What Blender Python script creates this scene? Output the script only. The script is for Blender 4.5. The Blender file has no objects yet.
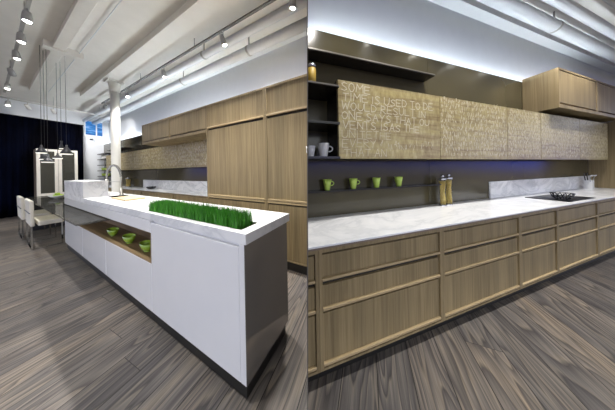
import bpy, bmesh, math, random
from mathutils import Matrix, Vector
random.seed(7)
S = bpy.context.scene
COL = S.collection
R_ = math.radians
TILT = 0.018            # the dividing wall leans by a degree
CAMZ = 1.35

# ------------------------------------------------------------------ materials
def mat_new(name):
    m = bpy.data.materials.new(name); m.use_nodes = True
    nt = m.node_tree
    return m, nt, nt.nodes['Principled BSDF']
def N(nt, t, **kw):
    n = nt.nodes.new(t)
    for k, v in kw.items():
        if k in n.inputs: n.inputs[k].default_value = v
        else: setattr(n, k, v)
    return n
def ramp(nt, fac, stops):
    r = nt.nodes.new('ShaderNodeValToRGB'); e = r.color_ramp.elements
    while len(e) < len(stops): e.new(0.5)
    for i, (p, c) in enumerate(stops):
        e[i].position = p; e[i].color = (c[0], c[1], c[2], 1)
    nt.links.new(fac, r.inputs[0]); return r.outputs[0]
def mixc(nt, fac, a, b, mode='MIX'):
    m = nt.nodes.new('ShaderNodeMix'); m.data_type = 'RGBA'; m.blend_type = mode
    for s, v in ((0, fac), (6, a), (7, b)):
        if hasattr(v, 'links'): nt.links.new(v, m.inputs[s])
        else: m.inputs[s].default_value = v if s == 0 else (v[0], v[1], v[2], 1)
    return m.outputs[2]
def math_(nt, op, a, b=None, c=None):
    m = nt.nodes.new('ShaderNodeMath'); m.operation = op
    for i, v in enumerate((a, b, c)):
        if v is None: continue
        if hasattr(v, 'links'): nt.links.new(v, m.inputs[i])
        else: m.inputs[i].default_value = v
    return m.outputs[0]
def coords(nt, scale=(1, 1, 1), rand=True):
    tc = nt.nodes.new('ShaderNodeTexCoord')
    src = tc.outputs['Object']
    if rand:
        oi = nt.nodes.new('ShaderNodeObjectInfo')
        v = nt.nodes.new('ShaderNodeVectorMath'); v.operation = 'SCALE'
        cx = nt.nodes.new('ShaderNodeCombineXYZ')
        for i in range(3): nt.links.new(oi.outputs['Random'], cx.inputs[i])
        nt.links.new(cx.outputs[0], v.inputs[0]); v.inputs[3].default_value = 37.0
        ad = nt.nodes.new('ShaderNodeVectorMath'); ad.operation = 'ADD'
        nt.links.new(src, ad.inputs[0]); nt.links.new(v.outputs[0], ad.inputs[1]); src = ad.outputs[0]
    mp = nt.nodes.new('ShaderNodeMapping'); mp.inputs['Scale'].default_value = scale
    nt.links.new(src, mp.inputs[0]); return mp.outputs[0]
def noise(nt, vec, scale=1, detail=3, rough=.5, dist=0):
    n = N(nt, 'ShaderNodeTexNoise', Scale=scale, Detail=detail, Roughness=rough, Distortion=dist)
    nt.links.new(vec, n.inputs['Vector']); return n.outputs[0]
def plain(name, col, rough=.5, metal=0, spec=.5, var=.05, coat=0):
    m, nt, b = mat_new(name)
    n = noise(nt, coords(nt), 6, 3)
    c = ramp(nt, n, [(.3, [x*(1-var) for x in col]), (.7, [min(1, x*(1+var)) for x in col])])
    nt.links.new(c, b.inputs['Base Color'])
    b.inputs['Roughness'].default_value = rough; b.inputs['Metallic'].default_value = metal
    b.inputs['Specular IOR Level'].default_value = spec
    if coat: b.inputs['Coat Weight'].default_value = coat; b.inputs['Coat Roughness'].default_value = .05
    return m
def emit(name, col, st):
    m, nt, b = mat_new(name)
    b.inputs['Base Color'].default_value = (*col, 1)
    b.inputs['Emission Color'].default_value = (*col, 1); b.inputs['Emission Strength'].default_value = st
    return m
def oak(name, dark, light, grain='z', sp=.3):
    m, nt, b = mat_new(name)
    sc = {'z': (70, 70, 1.6), 'x': (1.6, 70, 70), 'y': (70, 1.6, 70)}[grain]
    g = noise(nt, coords(nt, sc), 1, 5, .6, .3)
    sc2 = tuple(s/9 if s > 10 else .25 for s in sc)
    w = noise(nt, coords(nt, sc2), 1, 2)
    c = ramp(nt, g, [(.32, dark), (.68, light)])
    band = ramp(nt, w, [(.35, (.80, .79, .77)), (.65, (1.12, 1.1, 1.06))])
    c = mixc(nt, 1.0, c, band, 'MULTIPLY')
    nt.links.new(c, b.inputs['Base Color'])
    b.inputs['Roughness'].default_value = .5; b.inputs['Specular IOR Level'].default_value = sp
    return m
def marble(name, base, vein, sc=2.2):
    m, nt, b = mat_new(name)
    v = coords(nt, (.7, 1.7, 1.3), True)
    n = noise(nt, v, sc, 8, .6, 1.6)
    a = math_(nt, 'ABSOLUTE', math_(nt, 'SUBTRACT', n, .5))
    c = ramp(nt, a, [(0.0, vein), (.035, [(x+y)/2*1.02 for x, y in zip(base, vein)]), (.10, base)])
    n2 = noise(nt, v, .9, 4, .6, .8)
    c = mixc(nt, 1.0, c, ramp(nt, n2, [(.35, (.93, .935, .95)), (.6, (1, 1, 1))]), 'MULTIPLY')
    nt.links.new(c, b.inputs['Base Color']); b.inputs['Roughness'].default_value = .22
    return m
def floor_mat():
    m, nt, b = mat_new('plank_floor')
    tc = nt.nodes.new('ShaderNodeTexCoord'); sep = nt.nodes.new('ShaderNodeSeparateXYZ')
    nt.links.new(tc.outputs['Object'], sep.inputs[0]); X, Y = sep.outputs[0], sep.outputs[1]
    xs = math_(nt, 'DIVIDE', math_(nt, 'SUBTRACT', X, .034), .215)
    ix = math_(nt, 'FLOOR', xs); fx = math_(nt, 'FRACT', xs)
    wn = nt.nodes.new('ShaderNodeTexWhiteNoise'); wn.noise_dimensions = '1D'; nt.links.new(ix, wn.inputs['W'])
    ys = math_(nt, 'DIVIDE', math_(nt, 'ADD', Y, math_(nt, 'MULTIPLY', wn.outputs[0], 9.0)), 2.9)
    iy = math_(nt, 'FLOOR', ys); fy = math_(nt, 'FRACT', ys)
    wid = nt.nodes.new('ShaderNodeTexWhiteNoise'); wid.noise_dimensions = '2D'
    cv = nt.nodes.new('ShaderNodeCombineXYZ'); nt.links.new(ix, cv.inputs[0]); nt.links.new(iy, cv.inputs[1]); nt.links.new(cv.outputs[0], wid.inputs['Vector'])
    rnd = wid.outputs[0]
    # per plank shifted coordinates
    gx = math_(nt, 'ADD', X, math_(nt, 'MULTIPLY', rnd, 31.0)); gy = math_(nt, 'ADD', Y, math_(nt, 'MULTIPLY', rnd, 57.0))
    def vec(sx, sy):
        c = nt.nodes.new('ShaderNodeCombineXYZ')
        nt.links.new(math_(nt, 'MULTIPLY', gx, sx), c.inputs[0]); nt.links.new(math_(nt, 'MULTIPLY', gy, sy), c.inputs[1]); return c.outputs[0]
    # growth rings: contour lines of a smooth stretched field, like flat-sawn pine
    field = noise(nt, vec(5.0, .60), 1, 2, .45, .35)
    rings = math_(nt, 'FRACT', math_(nt, 'MULTIPLY', field, 15.0))
    ringc = ramp(nt, rings, [(.0, (.066, .060, .060)), (.25, (.118, .108, .104)), (.66, (.168, .152, .140)), (.85, (.205, .180, .152)), (1.0, (.078, .071, .069))])
    fine = noise(nt, vec(110, 2.6), 1, 4, .65)
    c = mixc(nt, 1.0, ringc, ramp(nt, fine, [(.32, (.62, .62, .63)), (.68, (1.30, 1.28, 1.25))]), 'MULTIPLY')
    blot = noise(nt, vec(3.5, .8), 1, 4, .6, .5)
    c = mixc(nt, 1.0, c, ramp(nt, blot, [(.3, (.70, .71, .76)), (.5, (.98, .98, .98)), (.72, (1.22, 1.14, 1.02))]), 'MULTIPLY')
    tone = ramp(nt, rnd, [(0, (.70, .70, .73)), (.5, (.95, .95, .955)), (1, (1.2, 1.15, 1.08))])
    c = mixc(nt, 1.0, c, tone, 'MULTIPLY')
    ex = math_(nt, 'LESS_THAN', math_(nt, 'MINIMUM', fx, math_(nt, 'SUBTRACT', 1.0, fx)), .013)
    ey = math_(nt, 'LESS_THAN', fy, .0011)
    c = mixc(nt, math_(nt, 'MAXIMUM', ex, ey), c, (.022, .019, .018))
    nt.links.new(c, b.inputs['Base Color'])
    b.inputs['Roughness'].default_value = .42; b.inputs['Specular IOR Level'].default_value = .35
    bp = nt.nodes.new('ShaderNodeBump'); bp.inputs['Strength'].default_value = .08; bp.inputs['Distance'].default_value = .002
    nt.links.new(fine, bp.inputs['Height']); nt.links.new(bp.outputs[0], b.inputs['Normal'])
    return m
def scribble_mat():
    m, nt, b = mat_new('chalked_oak')
    g = noise(nt, coords(nt, (26, 26, 10)), 1, 4, .7)
    c = ramp(nt, g, [(.30, (.255, .19, .08)), (.52, (.37, .30, .138)), (.72, (.49, .425, .25))])
    h = noise(nt, coords(nt, (2.2, 2.2, 34)), 1, 4, .6)
    c = mixc(nt, 1.0, c, ramp(nt, h, [(.33, (.66, .58, .52)), (.5, (1, 1, 1)), (.7, (1.14, 1.14, 1.0))]), 'MULTIPLY')
    nt.links.new(c, b.inputs['Base Color']); b.inputs['Roughness'].default_value = .35
    return m
def glass(name, tint, alpha, rough=.02):
    m, nt, b = mat_new(name)
    out = nt.nodes['Material Output']
    tr = N(nt, 'ShaderNodeBsdfTransparent'); tr.inputs[0].default_value = (*tint, 1)
    b.inputs['Base Color'].default_value = (*[x*.25 for x in tint], 1); b.inputs['Roughness'].default_value = rough
    b.inputs['Specular IOR Level'].default_value = .6
    mx = nt.nodes.new('ShaderNodeMixShader'); mx.inputs[0].default_value = alpha
    nt.links.new(tr.outputs[0], mx.inputs[1]); nt.links.new(b.outputs[0], mx.inputs[2]); nt.links.new(mx.outputs[0], out.inputs[0])
    return m
def window_mat():
    m, nt, b = mat_new('blue_dusk_pane')
    n = noise(nt, coords(nt, (3, 3, 14), False), 1, 3)
    c = ramp(nt, n, [(.35, (.01, .08, .30)), (.55, (.03, .22, .62)), (.72, (.45, .68, .95))])
    nt.links.new(c, b.inputs['Emission Color']); b.inputs['Emission Strength'].default_value = .9
    b.inputs['Base Color'].default_value = (.02, .05, .1, 1); b.inputs['Roughness'].default_value = .1
    return m
def curtain_mat():
    m, nt, b = mat_new('navy_black_cloth')
    n = noise(nt, coords(nt, (1.2, 1.2, .5)), 1, 3)
    c = ramp(nt, n, [(.4, (.002, .002, .004)), (.75, (.004, .008, .03))])
    nt.links.new(c, b.inputs['Base Color']); b.inputs['Roughness'].default_value = .95; b.inputs['Specular IOR Level'].default_value = .05
    return m
def grass_mat():
    m, nt, b = mat_new('wheatgrass_green')
    n = noise(nt, coords(nt, (60, 60, 5)), 1, 2)
    c = ramp(nt, n, [(.3, (.02, .13, .008)), (.55, (.055, .28, .015)), (.8, (.13, .45, .04))])
    nt.links.new(c, b.inputs['Base Color']); b.inputs['Roughness'].default_value = .5
    return m
def pasta_mat():
    m, nt, b = mat_new('spaghetti_yellow')
    n = noise(nt, coords(nt, (160, 160, 9)), 1, 2)
    c = ramp(nt, n, [(.35, (.66, .47, .07)), (.6, (.92, .74, .24))])
    nt.links.new(c, b.inputs['Base Color']); b.inputs['Roughness'].default_value = .45
    return m

M = dict(
    floor=floor_mat(),
    oak=oak('oak_veneer', (.222, .168, .088), (.335, .262, .146)),
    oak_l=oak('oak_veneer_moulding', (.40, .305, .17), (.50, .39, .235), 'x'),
    oak_f=oak('oak_veneer_frame', (.235, .178, .096), (.325, .255, .145)),
    board=oak('pale_beech', (.62, .46, .27), (.74, .58, .37), 'x'),
    brownpanel=oak('walnut_niche', (.17, .115, .06), (.25, .175, .10), 'x'),
    chalk=scribble_mat(), chalkline=plain('chalk_line', (.66, .61, .46), .7),
    marble=marble('white_marble', (.90, .90, .90), (.66, .67, .68)),
    marble_w=marble('white_marble_top', (.90, .90, .91), (.74, .75, .77), 1.3),
    white=plain('white_lacquer', (.84, .84, .86), .16, var=.01, coat=.3),
    grey=plain('shaded_gloss_lacquer', (.36, .33, .30), .07, metal=.55, var=.01, coat=.4),
    wall=plain('white_wall_paint', (.76, .79, .83), .85, var=.015),
    ceil=plain('white_ceiling_paint', (.88, .86, .82), .85, var=.02),
    pipe=plain('white_pipe_paint', (.74, .77, .81), .5, var=.02),
    column=plain('cream_column_paint', (.78, .77, .71), .5, var=.02),
    divider=plain('taupe_divider_paint', (.13, .115, .10), .8),
    clad=plain('taupe_glass_panel', (.076, .065, .035), .18, var=.02, spec=.4),
    shelf=plain('dark_bronze_shelf', (.022, .019, .016), .25, var=.05),
    shelfedge=plain('brushed_shelf_edge', (.22, .20, .17), .35, metal=.5),
    toe=plain('black_plinth', (.012, .011, .010), .5),
    gap=plain('shadow_gap_black', (.03, .024, .016), .8),
    curtain=curtain_mat(), cream=plain('cream_upholstery', (.74, .70, .60), .75),
    chrome=plain('polished_chrome', (.62, .62, .60), .12, metal=1), steel=plain('brushed_steel', (.50, .49, .46), .28, metal=1),
    tglass=glass('smoked_table_glass', (.64, .64, .61), .30), dglass=glass('dark_cabinet_glass', (.42, .42, .36), .55),
    jar=glass('clear_jar_glass', (.97, .97, .96), .07), black=plain('black_enamel', (.012, .012, .014), .22, coat=.5),
    blackglass=plain('black_ceramic_glass', (.006, .006, .008), .3, spec=.1),
    lamp=plain('dark_grey_lamp_metal', (.035, .035, .04), .35, metal=.3), rim=emit('lamp_diffuser', (1, .95, .85), 1.2),
    lens=emit('spot_lens', (1, .97, .9), 60), led=emit('led_strip_white', (.86, .94, 1), 46), fillstrip=emit('added_fill_strip', (.84, .93, 1), 16),
    green=plain('lime_ceramic', (.28, .45, .035), .2, coat=.4), greencup=plain('lime_cup_glaze', (.52, .70, .13), .25, coat=.3),
    whiteware=plain('white_porcelain', (.80, .80, .78), .2), apple=plain('green_apple_skin', (.36, .55, .05), .3, var=.2),
    stem=plain('apple_stem', (.10, .06, .02), .8), grass=grass_mat(), soil=plain('potting_soil', (.03, .02, .012), .95),
    pasta=pasta_mat(), window=window_mat(), frame=plain('white_window_frame', (.75, .78, .82), .5), wframe=plain('cream_cabinet_frame', (.76, .73, .66), .4),
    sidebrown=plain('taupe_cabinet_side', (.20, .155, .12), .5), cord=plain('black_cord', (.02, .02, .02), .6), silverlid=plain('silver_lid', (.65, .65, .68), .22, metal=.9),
    trackwhite=plain('pale_track_metal', (.42, .42, .41), .45), trackblack=plain('dark_track_metal', (.06, .06, .06), .45), amber=plain('amber_contents', (.55, .36, .05), .5),
)

# ------------------------------------------------------------------ rooms and mesh collecting
class Room:
    def __init__(s, ang, side):
        s.M = Matrix.Rotation(ang, 4, 'Z'); s.ang = ang; s.side = side
LR = Room(math.atan2(-.42993358, .90286052), -1)   # left kitchen: local x = -a (a runs away from us along the island), y = towards the cabinet wall
RR = Room(math.atan2(.28390124, .95885353), 1)     # right kitchen: local x = along the run, y = into the wall
WR = Room(0, 0)
BASE = {}
class MB:
    def __init__(s): s.bm = bmesh.new()
    def box(s, x0, x1, y0, y1, z0, z1, bev=0):
        if x1 < x0: x0, x1 = x1, x0
        v = [s.bm.verts.new(p) for p in ((x0,y0,z0),(x1,y0,z0),(x1,y1,z0),(x0,y1,z0),(x0,y0,z1),(x1,y0,z1),(x1,y1,z1),(x0,y1,z1))]
        fs = [s.bm.faces.new([v[i] for i in q]) for q in ((0,3,2,1),(4,5,6,7),(0,1,5,4),(1,2,6,5),(2,3,7,6),(3,0,4,7))]
        if bev:
            es = list({e for f in fs for e in f.edges})
            bmesh.ops.bevel(s.bm, geom=es, offset=bev, segments=2, affect='EDGES', profile=.5)
        return s
    def abox(s, a0, a1, b0, b1, z0, z1, bev=0): return s.box(-a1, -a0, b0, b1, z0, z1, bev)
    def tube(s, pts, r, seg=8, rs=None):
        pts = [Vector(p) for p in pts]; rings = []
        up = None
        for i, p in enumerate(pts):
            d = (pts[min(i+1, len(pts)-1)] - pts[max(i-1, 0)]).normalized()
            if up is None or abs(up.dot(d)) > .98:
                up = Vector((0,0,1)) if abs(d.z) < .9 else Vector((1,0,0))
            u = d.cross(up).normalized(); w = u.cross(d).normalized(); up = w
            rr = rs[i] if rs else r
            rings.append([s.bm.verts.new(p + u*math.cos(2*math.pi*k/seg)*rr + w*math.sin(2*math.pi*k/seg)*rr) for k in range(seg)])
        for a, b in zip(rings, rings[1:]):
            for k in range(seg):
                f = s.bm.faces.new((a[k], a[(k+1)%seg], b[(k+1)%seg], b[k])); f.smooth = True
        s.bm.faces.new(rings[0][::-1]); s.bm.faces.new(rings[-1]); return s
    def lathe(s, prof, c, seg=24, axis=None, cap=True, sx=1, sy=1, smooth=True):
        c = Vector(c); rot = Matrix.Identity(3)
        if axis is not None: rot = Vector((0,0,1)).rotation_difference(Vector(axis).normalized()).to_matrix()
        rings = []
        for r, z in prof:
            rings.append([s.bm.verts.new(c + rot @ Vector((max(r, .0004)*math.cos(2*math.pi*k/seg)*sx, max(r, .0004)*math.sin(2*math.pi*k/seg)*sy, z))) for k in range(seg)])
        for a, b in zip(rings, rings[1:]):
            for k in range(seg):
                f = s.bm.faces.new((a[k], a[(k+1)%seg], b[(k+1)%seg], b[k])); f.smooth = smooth
        if cap: s.bm.faces.new(rings[0][::-1]); s.bm.faces.new(rings[-1])
        return s
    def cut(s, room, off=.0045):
        inv = room.M.inverted()
        co = inv @ Vector((room.side*off, 0, CAMZ)); no = inv.to_3x3() @ Vector((-room.side, 0, room.side*TILT)).normalized()
        if not s.bm.verts: return s
        bmesh.ops.bisect_plane(s.bm, geom=s.bm.verts[:]+s.bm.edges[:]+s.bm.faces[:], plane_co=co, plane_no=no, clear_outer=True)
        ed = [e for e in s.bm.edges if e.is_boundary]
        if ed: bmesh.ops.holes_fill(s.bm, edges=ed)
        return s
    def build(s, name, mat, parent=None, room=None, base=(0,0,0)):
        if parent is not None: base = BASE[parent.name]
        bmesh.ops.recalc_face_normals(s.bm, faces=s.bm.faces[:])
        bmesh.ops.translate(s.bm, verts=s.bm.verts[:], vec=-Vector(base))
        me = bpy.data.meshes.new(name); s.bm.to_mesh(me); s.bm.free()
        me.materials.append(M[mat])
        o = bpy.data.objects.new(name, me); COL.objects.link(o); BASE[o.name] = Vector(base)
        if parent is not None: o.parent = parent
        else:
            o.location = room.M @ Vector(base); o.rotation_euler = (0, 0, room.ang)
        return o
def tag(o, label=None, cat=None, group=None, kind=None):
    if label: o['label'] = label
    if cat: o['category'] = cat
    if group: o['group'] = group
    if kind: o['kind'] = kind
    return o
def thing(room, name, base, label, cat, group=None):
    o = bpy.data.objects.new(name, None); COL.objects.link(o); o.empty_display_size = .05
    o.location = room.M @ Vector(base); o.rotation_euler = (0, 0, room.ang); BASE[o.name] = Vector(base)
    return tag(o, label, cat, group)
def struct(room, mb, name, mat, base=(0,0,0), parent=None):
    o = mb.build(name, mat, parent, room, base)
    if parent is None: o['kind'] = 'structure'
    return o
def A(a, b, z): return (-a, b, z)
def spot(parent, room, pos, aim, watts, ang=70, blend=.6, col=(1, .95, .87), rad=.05):
    l = bpy.data.lights.new('lamp_beam', 'SPOT'); l.energy = watts; l.spot_size = R_(ang); l.spot_blend = blend; l.color = col; l.shadow_soft_size = rad
    o = bpy.data.objects.new('lamp_beam', l); COL.objects.link(o); o.parent = parent
    o.location = Vector(pos) - BASE[parent.name]
    o.rotation_euler = (Vector(aim) - Vector(pos)).to_track_quat('-Z', 'Y').to_euler()
    return o

# ------------------------------------------------------------------ setting
FR = Room(math.atan2(-.36360609, .9315528), 0)
struct(FR, MB().box(-16, 16, -14, 16, -.05, 0), 'floor', 'floor')
struct(WR, MB().box(-11.5, 15, -3.5, 9, 3.85, 3.95), 'ceiling', 'ceil')
# added divider between the two kitchens, reaching forward to shade the island end
mb = MB().box(-.0012, .0012, .40, 2.62, 0, 3.85)
for v in mb.bm.verts: v.co.x += TILT*(v.co.z-CAMZ)
struct(WR, mb, 'wall_middle', 'divider')
struct(LR, MB().abox(11, 11.1, -1.2, 2.56, 0, 3.85), 'wall_back', 'wall')
struct(LR, MB().abox(-.6, 11.0, 2.46, 2.56, 0, 3.85).cut(LR), 'wall_side', 'wall')
struct(RR, MB().box(.1, 16, 1.61, 1.71, 0, 3.85).cut(RR), 'wall_right', 'wall')
struct(LR, MB().abox(0, 10.95, 2.3, 2.46, 0, 2.62).cut(LR), 'trim_1', 'clad')
struct(RR, MB().box(.1, 2.018, 1.433, 1.61, 0, 2.73).box(2.022, 4.12, 1.433, 1.61, 0, 2.73).box(4.124, 6.6, 1.433, 1.61, 0, 2.73).cut(RR), 'trim_2', 'clad')
# ceiling beams and ducts of the left kitchen
struct(LR, MB().abox(-.8, 8.3, 1.31, 1.64, 3.73, 3.85).cut(LR), 'trim_3', 'ceil')
struct(LR, MB().abox(-.5, 9.0, .59, .72, 3.76, 3.85, .004).cut(LR), 'trim_4', 'ceil')
struct(LR, MB().abox(5.55, 5.72, .50, .93, 3.735, 3.85), 'trim_5', 'ceil')
struct(LR, MB().abox(-.2, 11, 2.3, 2.46, 3.70, 3.85).cut(LR), 'trim_6', 'wall')
struct(RR, MB().box(.1, 14, 1.48, 1.61, 3.72, 3.85).cut(RR), 'trim_7', 'wall')
# window in the back wall
w = struct(LR, MB().abox(10.93, 11.0, 1.80, 2.31, 3.54, 3.60).abox(10.93, 11.0, 1.80, 2.31, 2.92, 2.97).abox(10.93, 11.0, 1.80, 1.84, 2.97, 3.54).abox(10.93, 11.0, 2.27, 2.31, 2.97, 3.54).abox(10.94, 11.0, 2.10, 2.13, 2.97, 3.54), 'window_1', 'frame', A(10.96, 2.05, 2.92))
MB().abox(10.97, 10.99, 1.84, 2.27, 2.97, 3.54).build('pane', 'window', w)
# cove lighting on top of the panelling
t = thing(LR, 'led_strip', A(6, 2.40, 2.62), 'white light strip lying on top of the taupe panelling, left kitchen', 'light strip')
MB().abox(2.9, 10.9, 2.385, 2.415, 2.62, 2.632).build('diffuser', 'led', t)
t = thing(RR, 'led_strip', (3, 1.505, 2.73), 'white light strip lying on top of the taupe panelling, right kitchen', 'light strip')
MB().box(.45, 6.5, 1.49, 1.52, 2.73, 2.742).cut(RR).build('diffuser', 'led', t)

t = thing(LR, 'led_strip', A(2.9, 2.1, 2.54), 'added white fill strip lying on top of the tall and bridge oak cabinets', 'light strip')
MB().abox(.75, 5.38, 2.08, 2.11, 2.5405, 2.552).cut(LR).build('diffuser', 'fillstrip', t)  # extra strip added to brighten the wall and pipes above the cabinets
# ceiling pipes
def pipe(room, p0, p1, r, label, clamps, group, seg=20, mat='pipe'):
    p0, p1 = Vector(p0), Vector(p1)
    base = (p0+p1)/2
    t = thing(room, 'ceiling_pipe', base, label, 'pipe', group)
    m = MB().tube([p0, p1], r, seg); m.cut(room); m.build('pipe_run', mat, t)
    for x in clamps:
        c = MB().tube([(x-.02, p0.y, p0.z), (x+.02, p0.y, p0.z)], r+.005, 18)
        c.box(x-.008, x+.008, p0.y-.008, p0.y+.008, p0.z+r, 3.85)
        c.build('pipe_clamp', 'trackwhite', t)
    return t
G = None
pipe(LR, A(-.5, 2.07, 3.50), A(11, 2.07, 3.50), .075, 'white pipe nearest the wall above the left kitchen', (-4.2, -2.1), G)
pipe(LR, A(-.5, 1.83, 3.56), A(11, 1.83, 3.56), .06, 'white pipe running beside the black light track, left kitchen', (-3.0,), G)
pipe(LR, A(-.5, .875, 3.82), A(9, .875, 3.82), .006, 'thin conduit on the ceiling beside the long narrow duct', (), G, 8)
pipe(RR, (.1, 1.265, 3.60), (14, 1.265, 3.60), .075, 'white pipe nearest the wall above the right kitchen', (4.6,), G)
pipe(RR, (.1, 1.055, 3.62), (14, 1.055, 3.62), .055, 'white pipe second from the wall above the right kitchen', (3.2,), G)
pipe(RR, (.1, .93, 3.78), (14, .93, 3.78), .018, 'thin conduit under the ceiling farthest from the wall, right kitchen', (), G, 8)

# column
t = thing(LR, 'column', A(6.22, 1.5, 0), 'round cream structural column standing behind the island', 'column')
MB().lathe([(.10, 0), (.10, .03), (.082, .06), (.080, 3.5)], A(6.22, 1.5, 0), 28).build('shaft', 'column', t)
m = MB().lathe([(.081, 3.45), (.095, 3.52), (.10, 3.6), (.115, 3.66), (.115, 3.729)], A(6.22, 1.5, 0), 28).abox(6.07, 6.37, 1.36, 1.64, 3.69, 3.729)
m.build('capital', 'column', t)

# curtain
m = MB(); cols = []
n = 150
for i in range(n+1):
    b = -.9 + 2.66*i/n
    d = .045*math.sin(i*.85)+.018*math.sin(i*2.1+1)
    cols.append([m.bm.verts.new((-(10.78+d*(1-.35*k/5)+dd), b, 3.30*k/5+.005)) for k in range(6) for dd in (0,)])
back = []
for i in range(n):
    for k in range(5):
        f = m.bm.faces.new((cols[i][k], cols[i+1][k], cols[i+1][k+1], cols[i][k+1])); f.smooth = True
r = bmesh.ops.solidify(m.bm, geom=m.bm.faces[:], thickness=.012)
t = thing(LR, 'curtain', A(10.8, .4, 0), 'tall navy black curtain hanging over the back wall', 'curtain')
m.build('curtain_cloth', 'curtain', t)
MB().tube([A(10.84, -.9, 3.31), A(10.84, 1.78, 3.31)], .02, 8).build('curtain_rail', 'trackblack', t)
# security camera
t = thing(LR, 'security_camera', A(11, 2.0, 2.78), 'small grey security camera on the back wall under the window', 'camera')
MB().tube([A(10.99, 2.0, 2.82), A(10.9, 2.0, 2.82)], .012).build('bracket', 'lamp', t)
MB().tube([A(10.92, 2.0, 2.79), A(10.80, 1.94, 2.77)], .035, 12).build('camera_body', 'lamp', t)

# ------------------------------------------------------------------ track lighting
def track(room, p0, p1, label, mat, group=None, w=.018, rods=()):
    p0, p1 = Vector(p0), Vector(p1)
    t = thing(room, 'light_track', (p0+p1)/2, label, 'light track', group)
    MB().box(min(p0.x, p1.x)-w, max(p0.x, p1.x)+w, min(p0.y, p1.y)-w, max(p0.y, p1.y)+w, p0.z-w*.9, p0.z+w*.9).cut(room).build('rail', mat, t)
    for q in rods: MB().tube([(q[0], q[1], p0.z+w*.8), (q[0], q[1], 3.85)], .005, 6).build('hanger', mat, t)
    return t
def head(room, pos, aim, label, mat, watts, ang=75, group=None, drop=.16, r=.042, col=(1, .97, .93)):
    pos = Vector(pos); aim = Vector(aim)
    t = thing(room, 'track_light', pos, label, 'spotlight', group)
    piv = pos - Vector((0, 0, drop)); d = (aim-piv).normalized()
    MB().tube([pos, piv], .008, 6).build('bracket', mat, t)
    MB().lathe([(.012, -.08), (r*.75, -.075), (r*.9, -.03), (r, .03), (r, .07), (r*.82, .07), (r*.80, .055)], piv, 16, d).build('lamp_body', mat, t)
    MB().lathe([(.001, .072), (r*.55, .068), (r*.78, .058)], piv, 16, d).build('lens', 'lens', t)
    spot(t, room, piv+d*.085, aim, watts, ang, col=col)
    return t
tr_l = track(LR, A(-.2, .28, 3.62), A(9.2, .28, 3.62), 'grey light track along the left edge of the ceiling', 'trackwhite', None, .016, [A(x, .28, 0) for x in (4.6, 7.2)])
tr_b = track(LR, A(9.45, -.6, 3.52), A(9.45, 2.05, 3.52), 'pale light track crossing in front of the black curtain', 'trackwhite', None, .018, [A(9.45, y, 0) for y in (.1, 1.0, 1.9)])
tr_s = track(LR, A(-.4, 1.66, 3.59), A(8.0, 1.66, 3.59), 'black light track running past the column', 'trackblack', None, .014, [A(x, 1.66, 0) for x in (3.0, 5.2, 7.2)])
WL = 110
for a, lab, aim in ((4.3, 'first bright spotlight from the top on the left track', (3.9, .2, 0)), (5.05, 'second bright spotlight from the top on the left track', (4.8, .3, 0)), (5.85, 'third bright spotlight from the top on the left track', (5.6, .5, .6)),
                    (6.9, 'white spotlight turned away, lower middle of the left track', (9.9, 1.15, 1.4)), (8.1, 'bright spotlight farthest along the left track', (7.6, .2, 0))):
    head(LR, A(a, .28, 3.612), A(*aim), lab, 'trackwhite', WL*(2.6 if a == 6.9 else 1), 85, 'spotlights on the left track', .12)
for b, lab in ((.33, 'bright spotlight leftmost on the track before the curtain'), (.60, 'dim spotlight second on the track before the curtain'), (1.0, 'small spotlight third on the track before the curtain')):
    head(LR, A(9.45, b, 3.51), A(*((8.0, .2, 0) if b < .5 else (10.9, 1.9 if b > .9 else 1.5, 2.0))), lab, 'trackwhite', 60, 80, 'spotlights before the curtain', .14)
for a, lab, aim in ((2.23, 'bright spotlight nearest us on the black track', (2.0, 2.1, 2.0)), (4.09, 'bright spotlight midway on the black track', (3.9, 2.0, 1.2)), (6.02, 'bright spotlight right beside the column', (5.4, 1.9, 1.2)), (7.7, 'small spotlight past the column on the black track', (10.4, 2.1, 1.8)), (.95, 'spotlight on the black track at the frame edge', (1.2, 2.0, 2.0))):
    head(LR, A(a, 1.66, 3.585), A(*aim), lab, 'trackwhite', 260 if a < 5 else 90, 110, 'spotlights on the black track', .16)
# unseen lamps added to the left track for light, on our side
for a, aim in ((1.2, (1.6, .9, .6)), (2.6, (2.4, 1.0, .7))):
    head(LR, A(a, .28, 3.612), A(*aim), 'added unseen spotlight of the left track above the frame', 'trackwhite', 120, 95, 'added unseen spotlights of the left track above the frame', .12)

# ------------------------------------------------------------------ left kitchen: island
t = thing(LR, 'worktop', A(3, .89, .923), 'white marble worktop of the long island', 'worktop')
zb, zt = .923, .985
m = MB()
m.abox(.71, 5.29, .649, .688, zb, zt); m.abox(.71, .79, .688, 1.115, zb, zt); m.abox(.79, 2.07, .835, 1.115, zb, zt)
m.abox(2.07, 3.55, .688, 1.115, zb, zt); m.abox(3.55, 4.0, .688, .86, zb, zt); m.abox(3.55, 4.0, 1.04, 1.115, zb, zt); m.abox(4.0, 5.29, .688, 1.115, zb, zt)
m.build('slab', 'marble_w', t)
t = thing(LR, 'marble_block', A(4.66, .77, .985), 'raised white veined marble block on the far end of the island', 'counter block')
MB().abox(4.05, 5.27, .649, .89, .985, 1.235, .003).build('block_body', 'marble', t)
t = thing(LR, 'sink', A(3.78, .95, .80), 'dark sink basin sunk in the island worktop', 'sink')
MB().abox(3.55, 4.0, .86, 1.04, .80, .81).abox(3.55, 3.56, .86, 1.04, .81, .98).abox(3.99, 4.0, .86, 1.04, .81, .98).abox(3.56, 3.99, .86, .87, .81, .98).abox(3.56, 3.99, 1.03, 1.04, .81, .98).build('basin', 'black', t)
MB().lathe([(.03, .811), (.03, .816)], A(3.78, .95, 0), 14).build('drain', 'steel', t)
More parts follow.
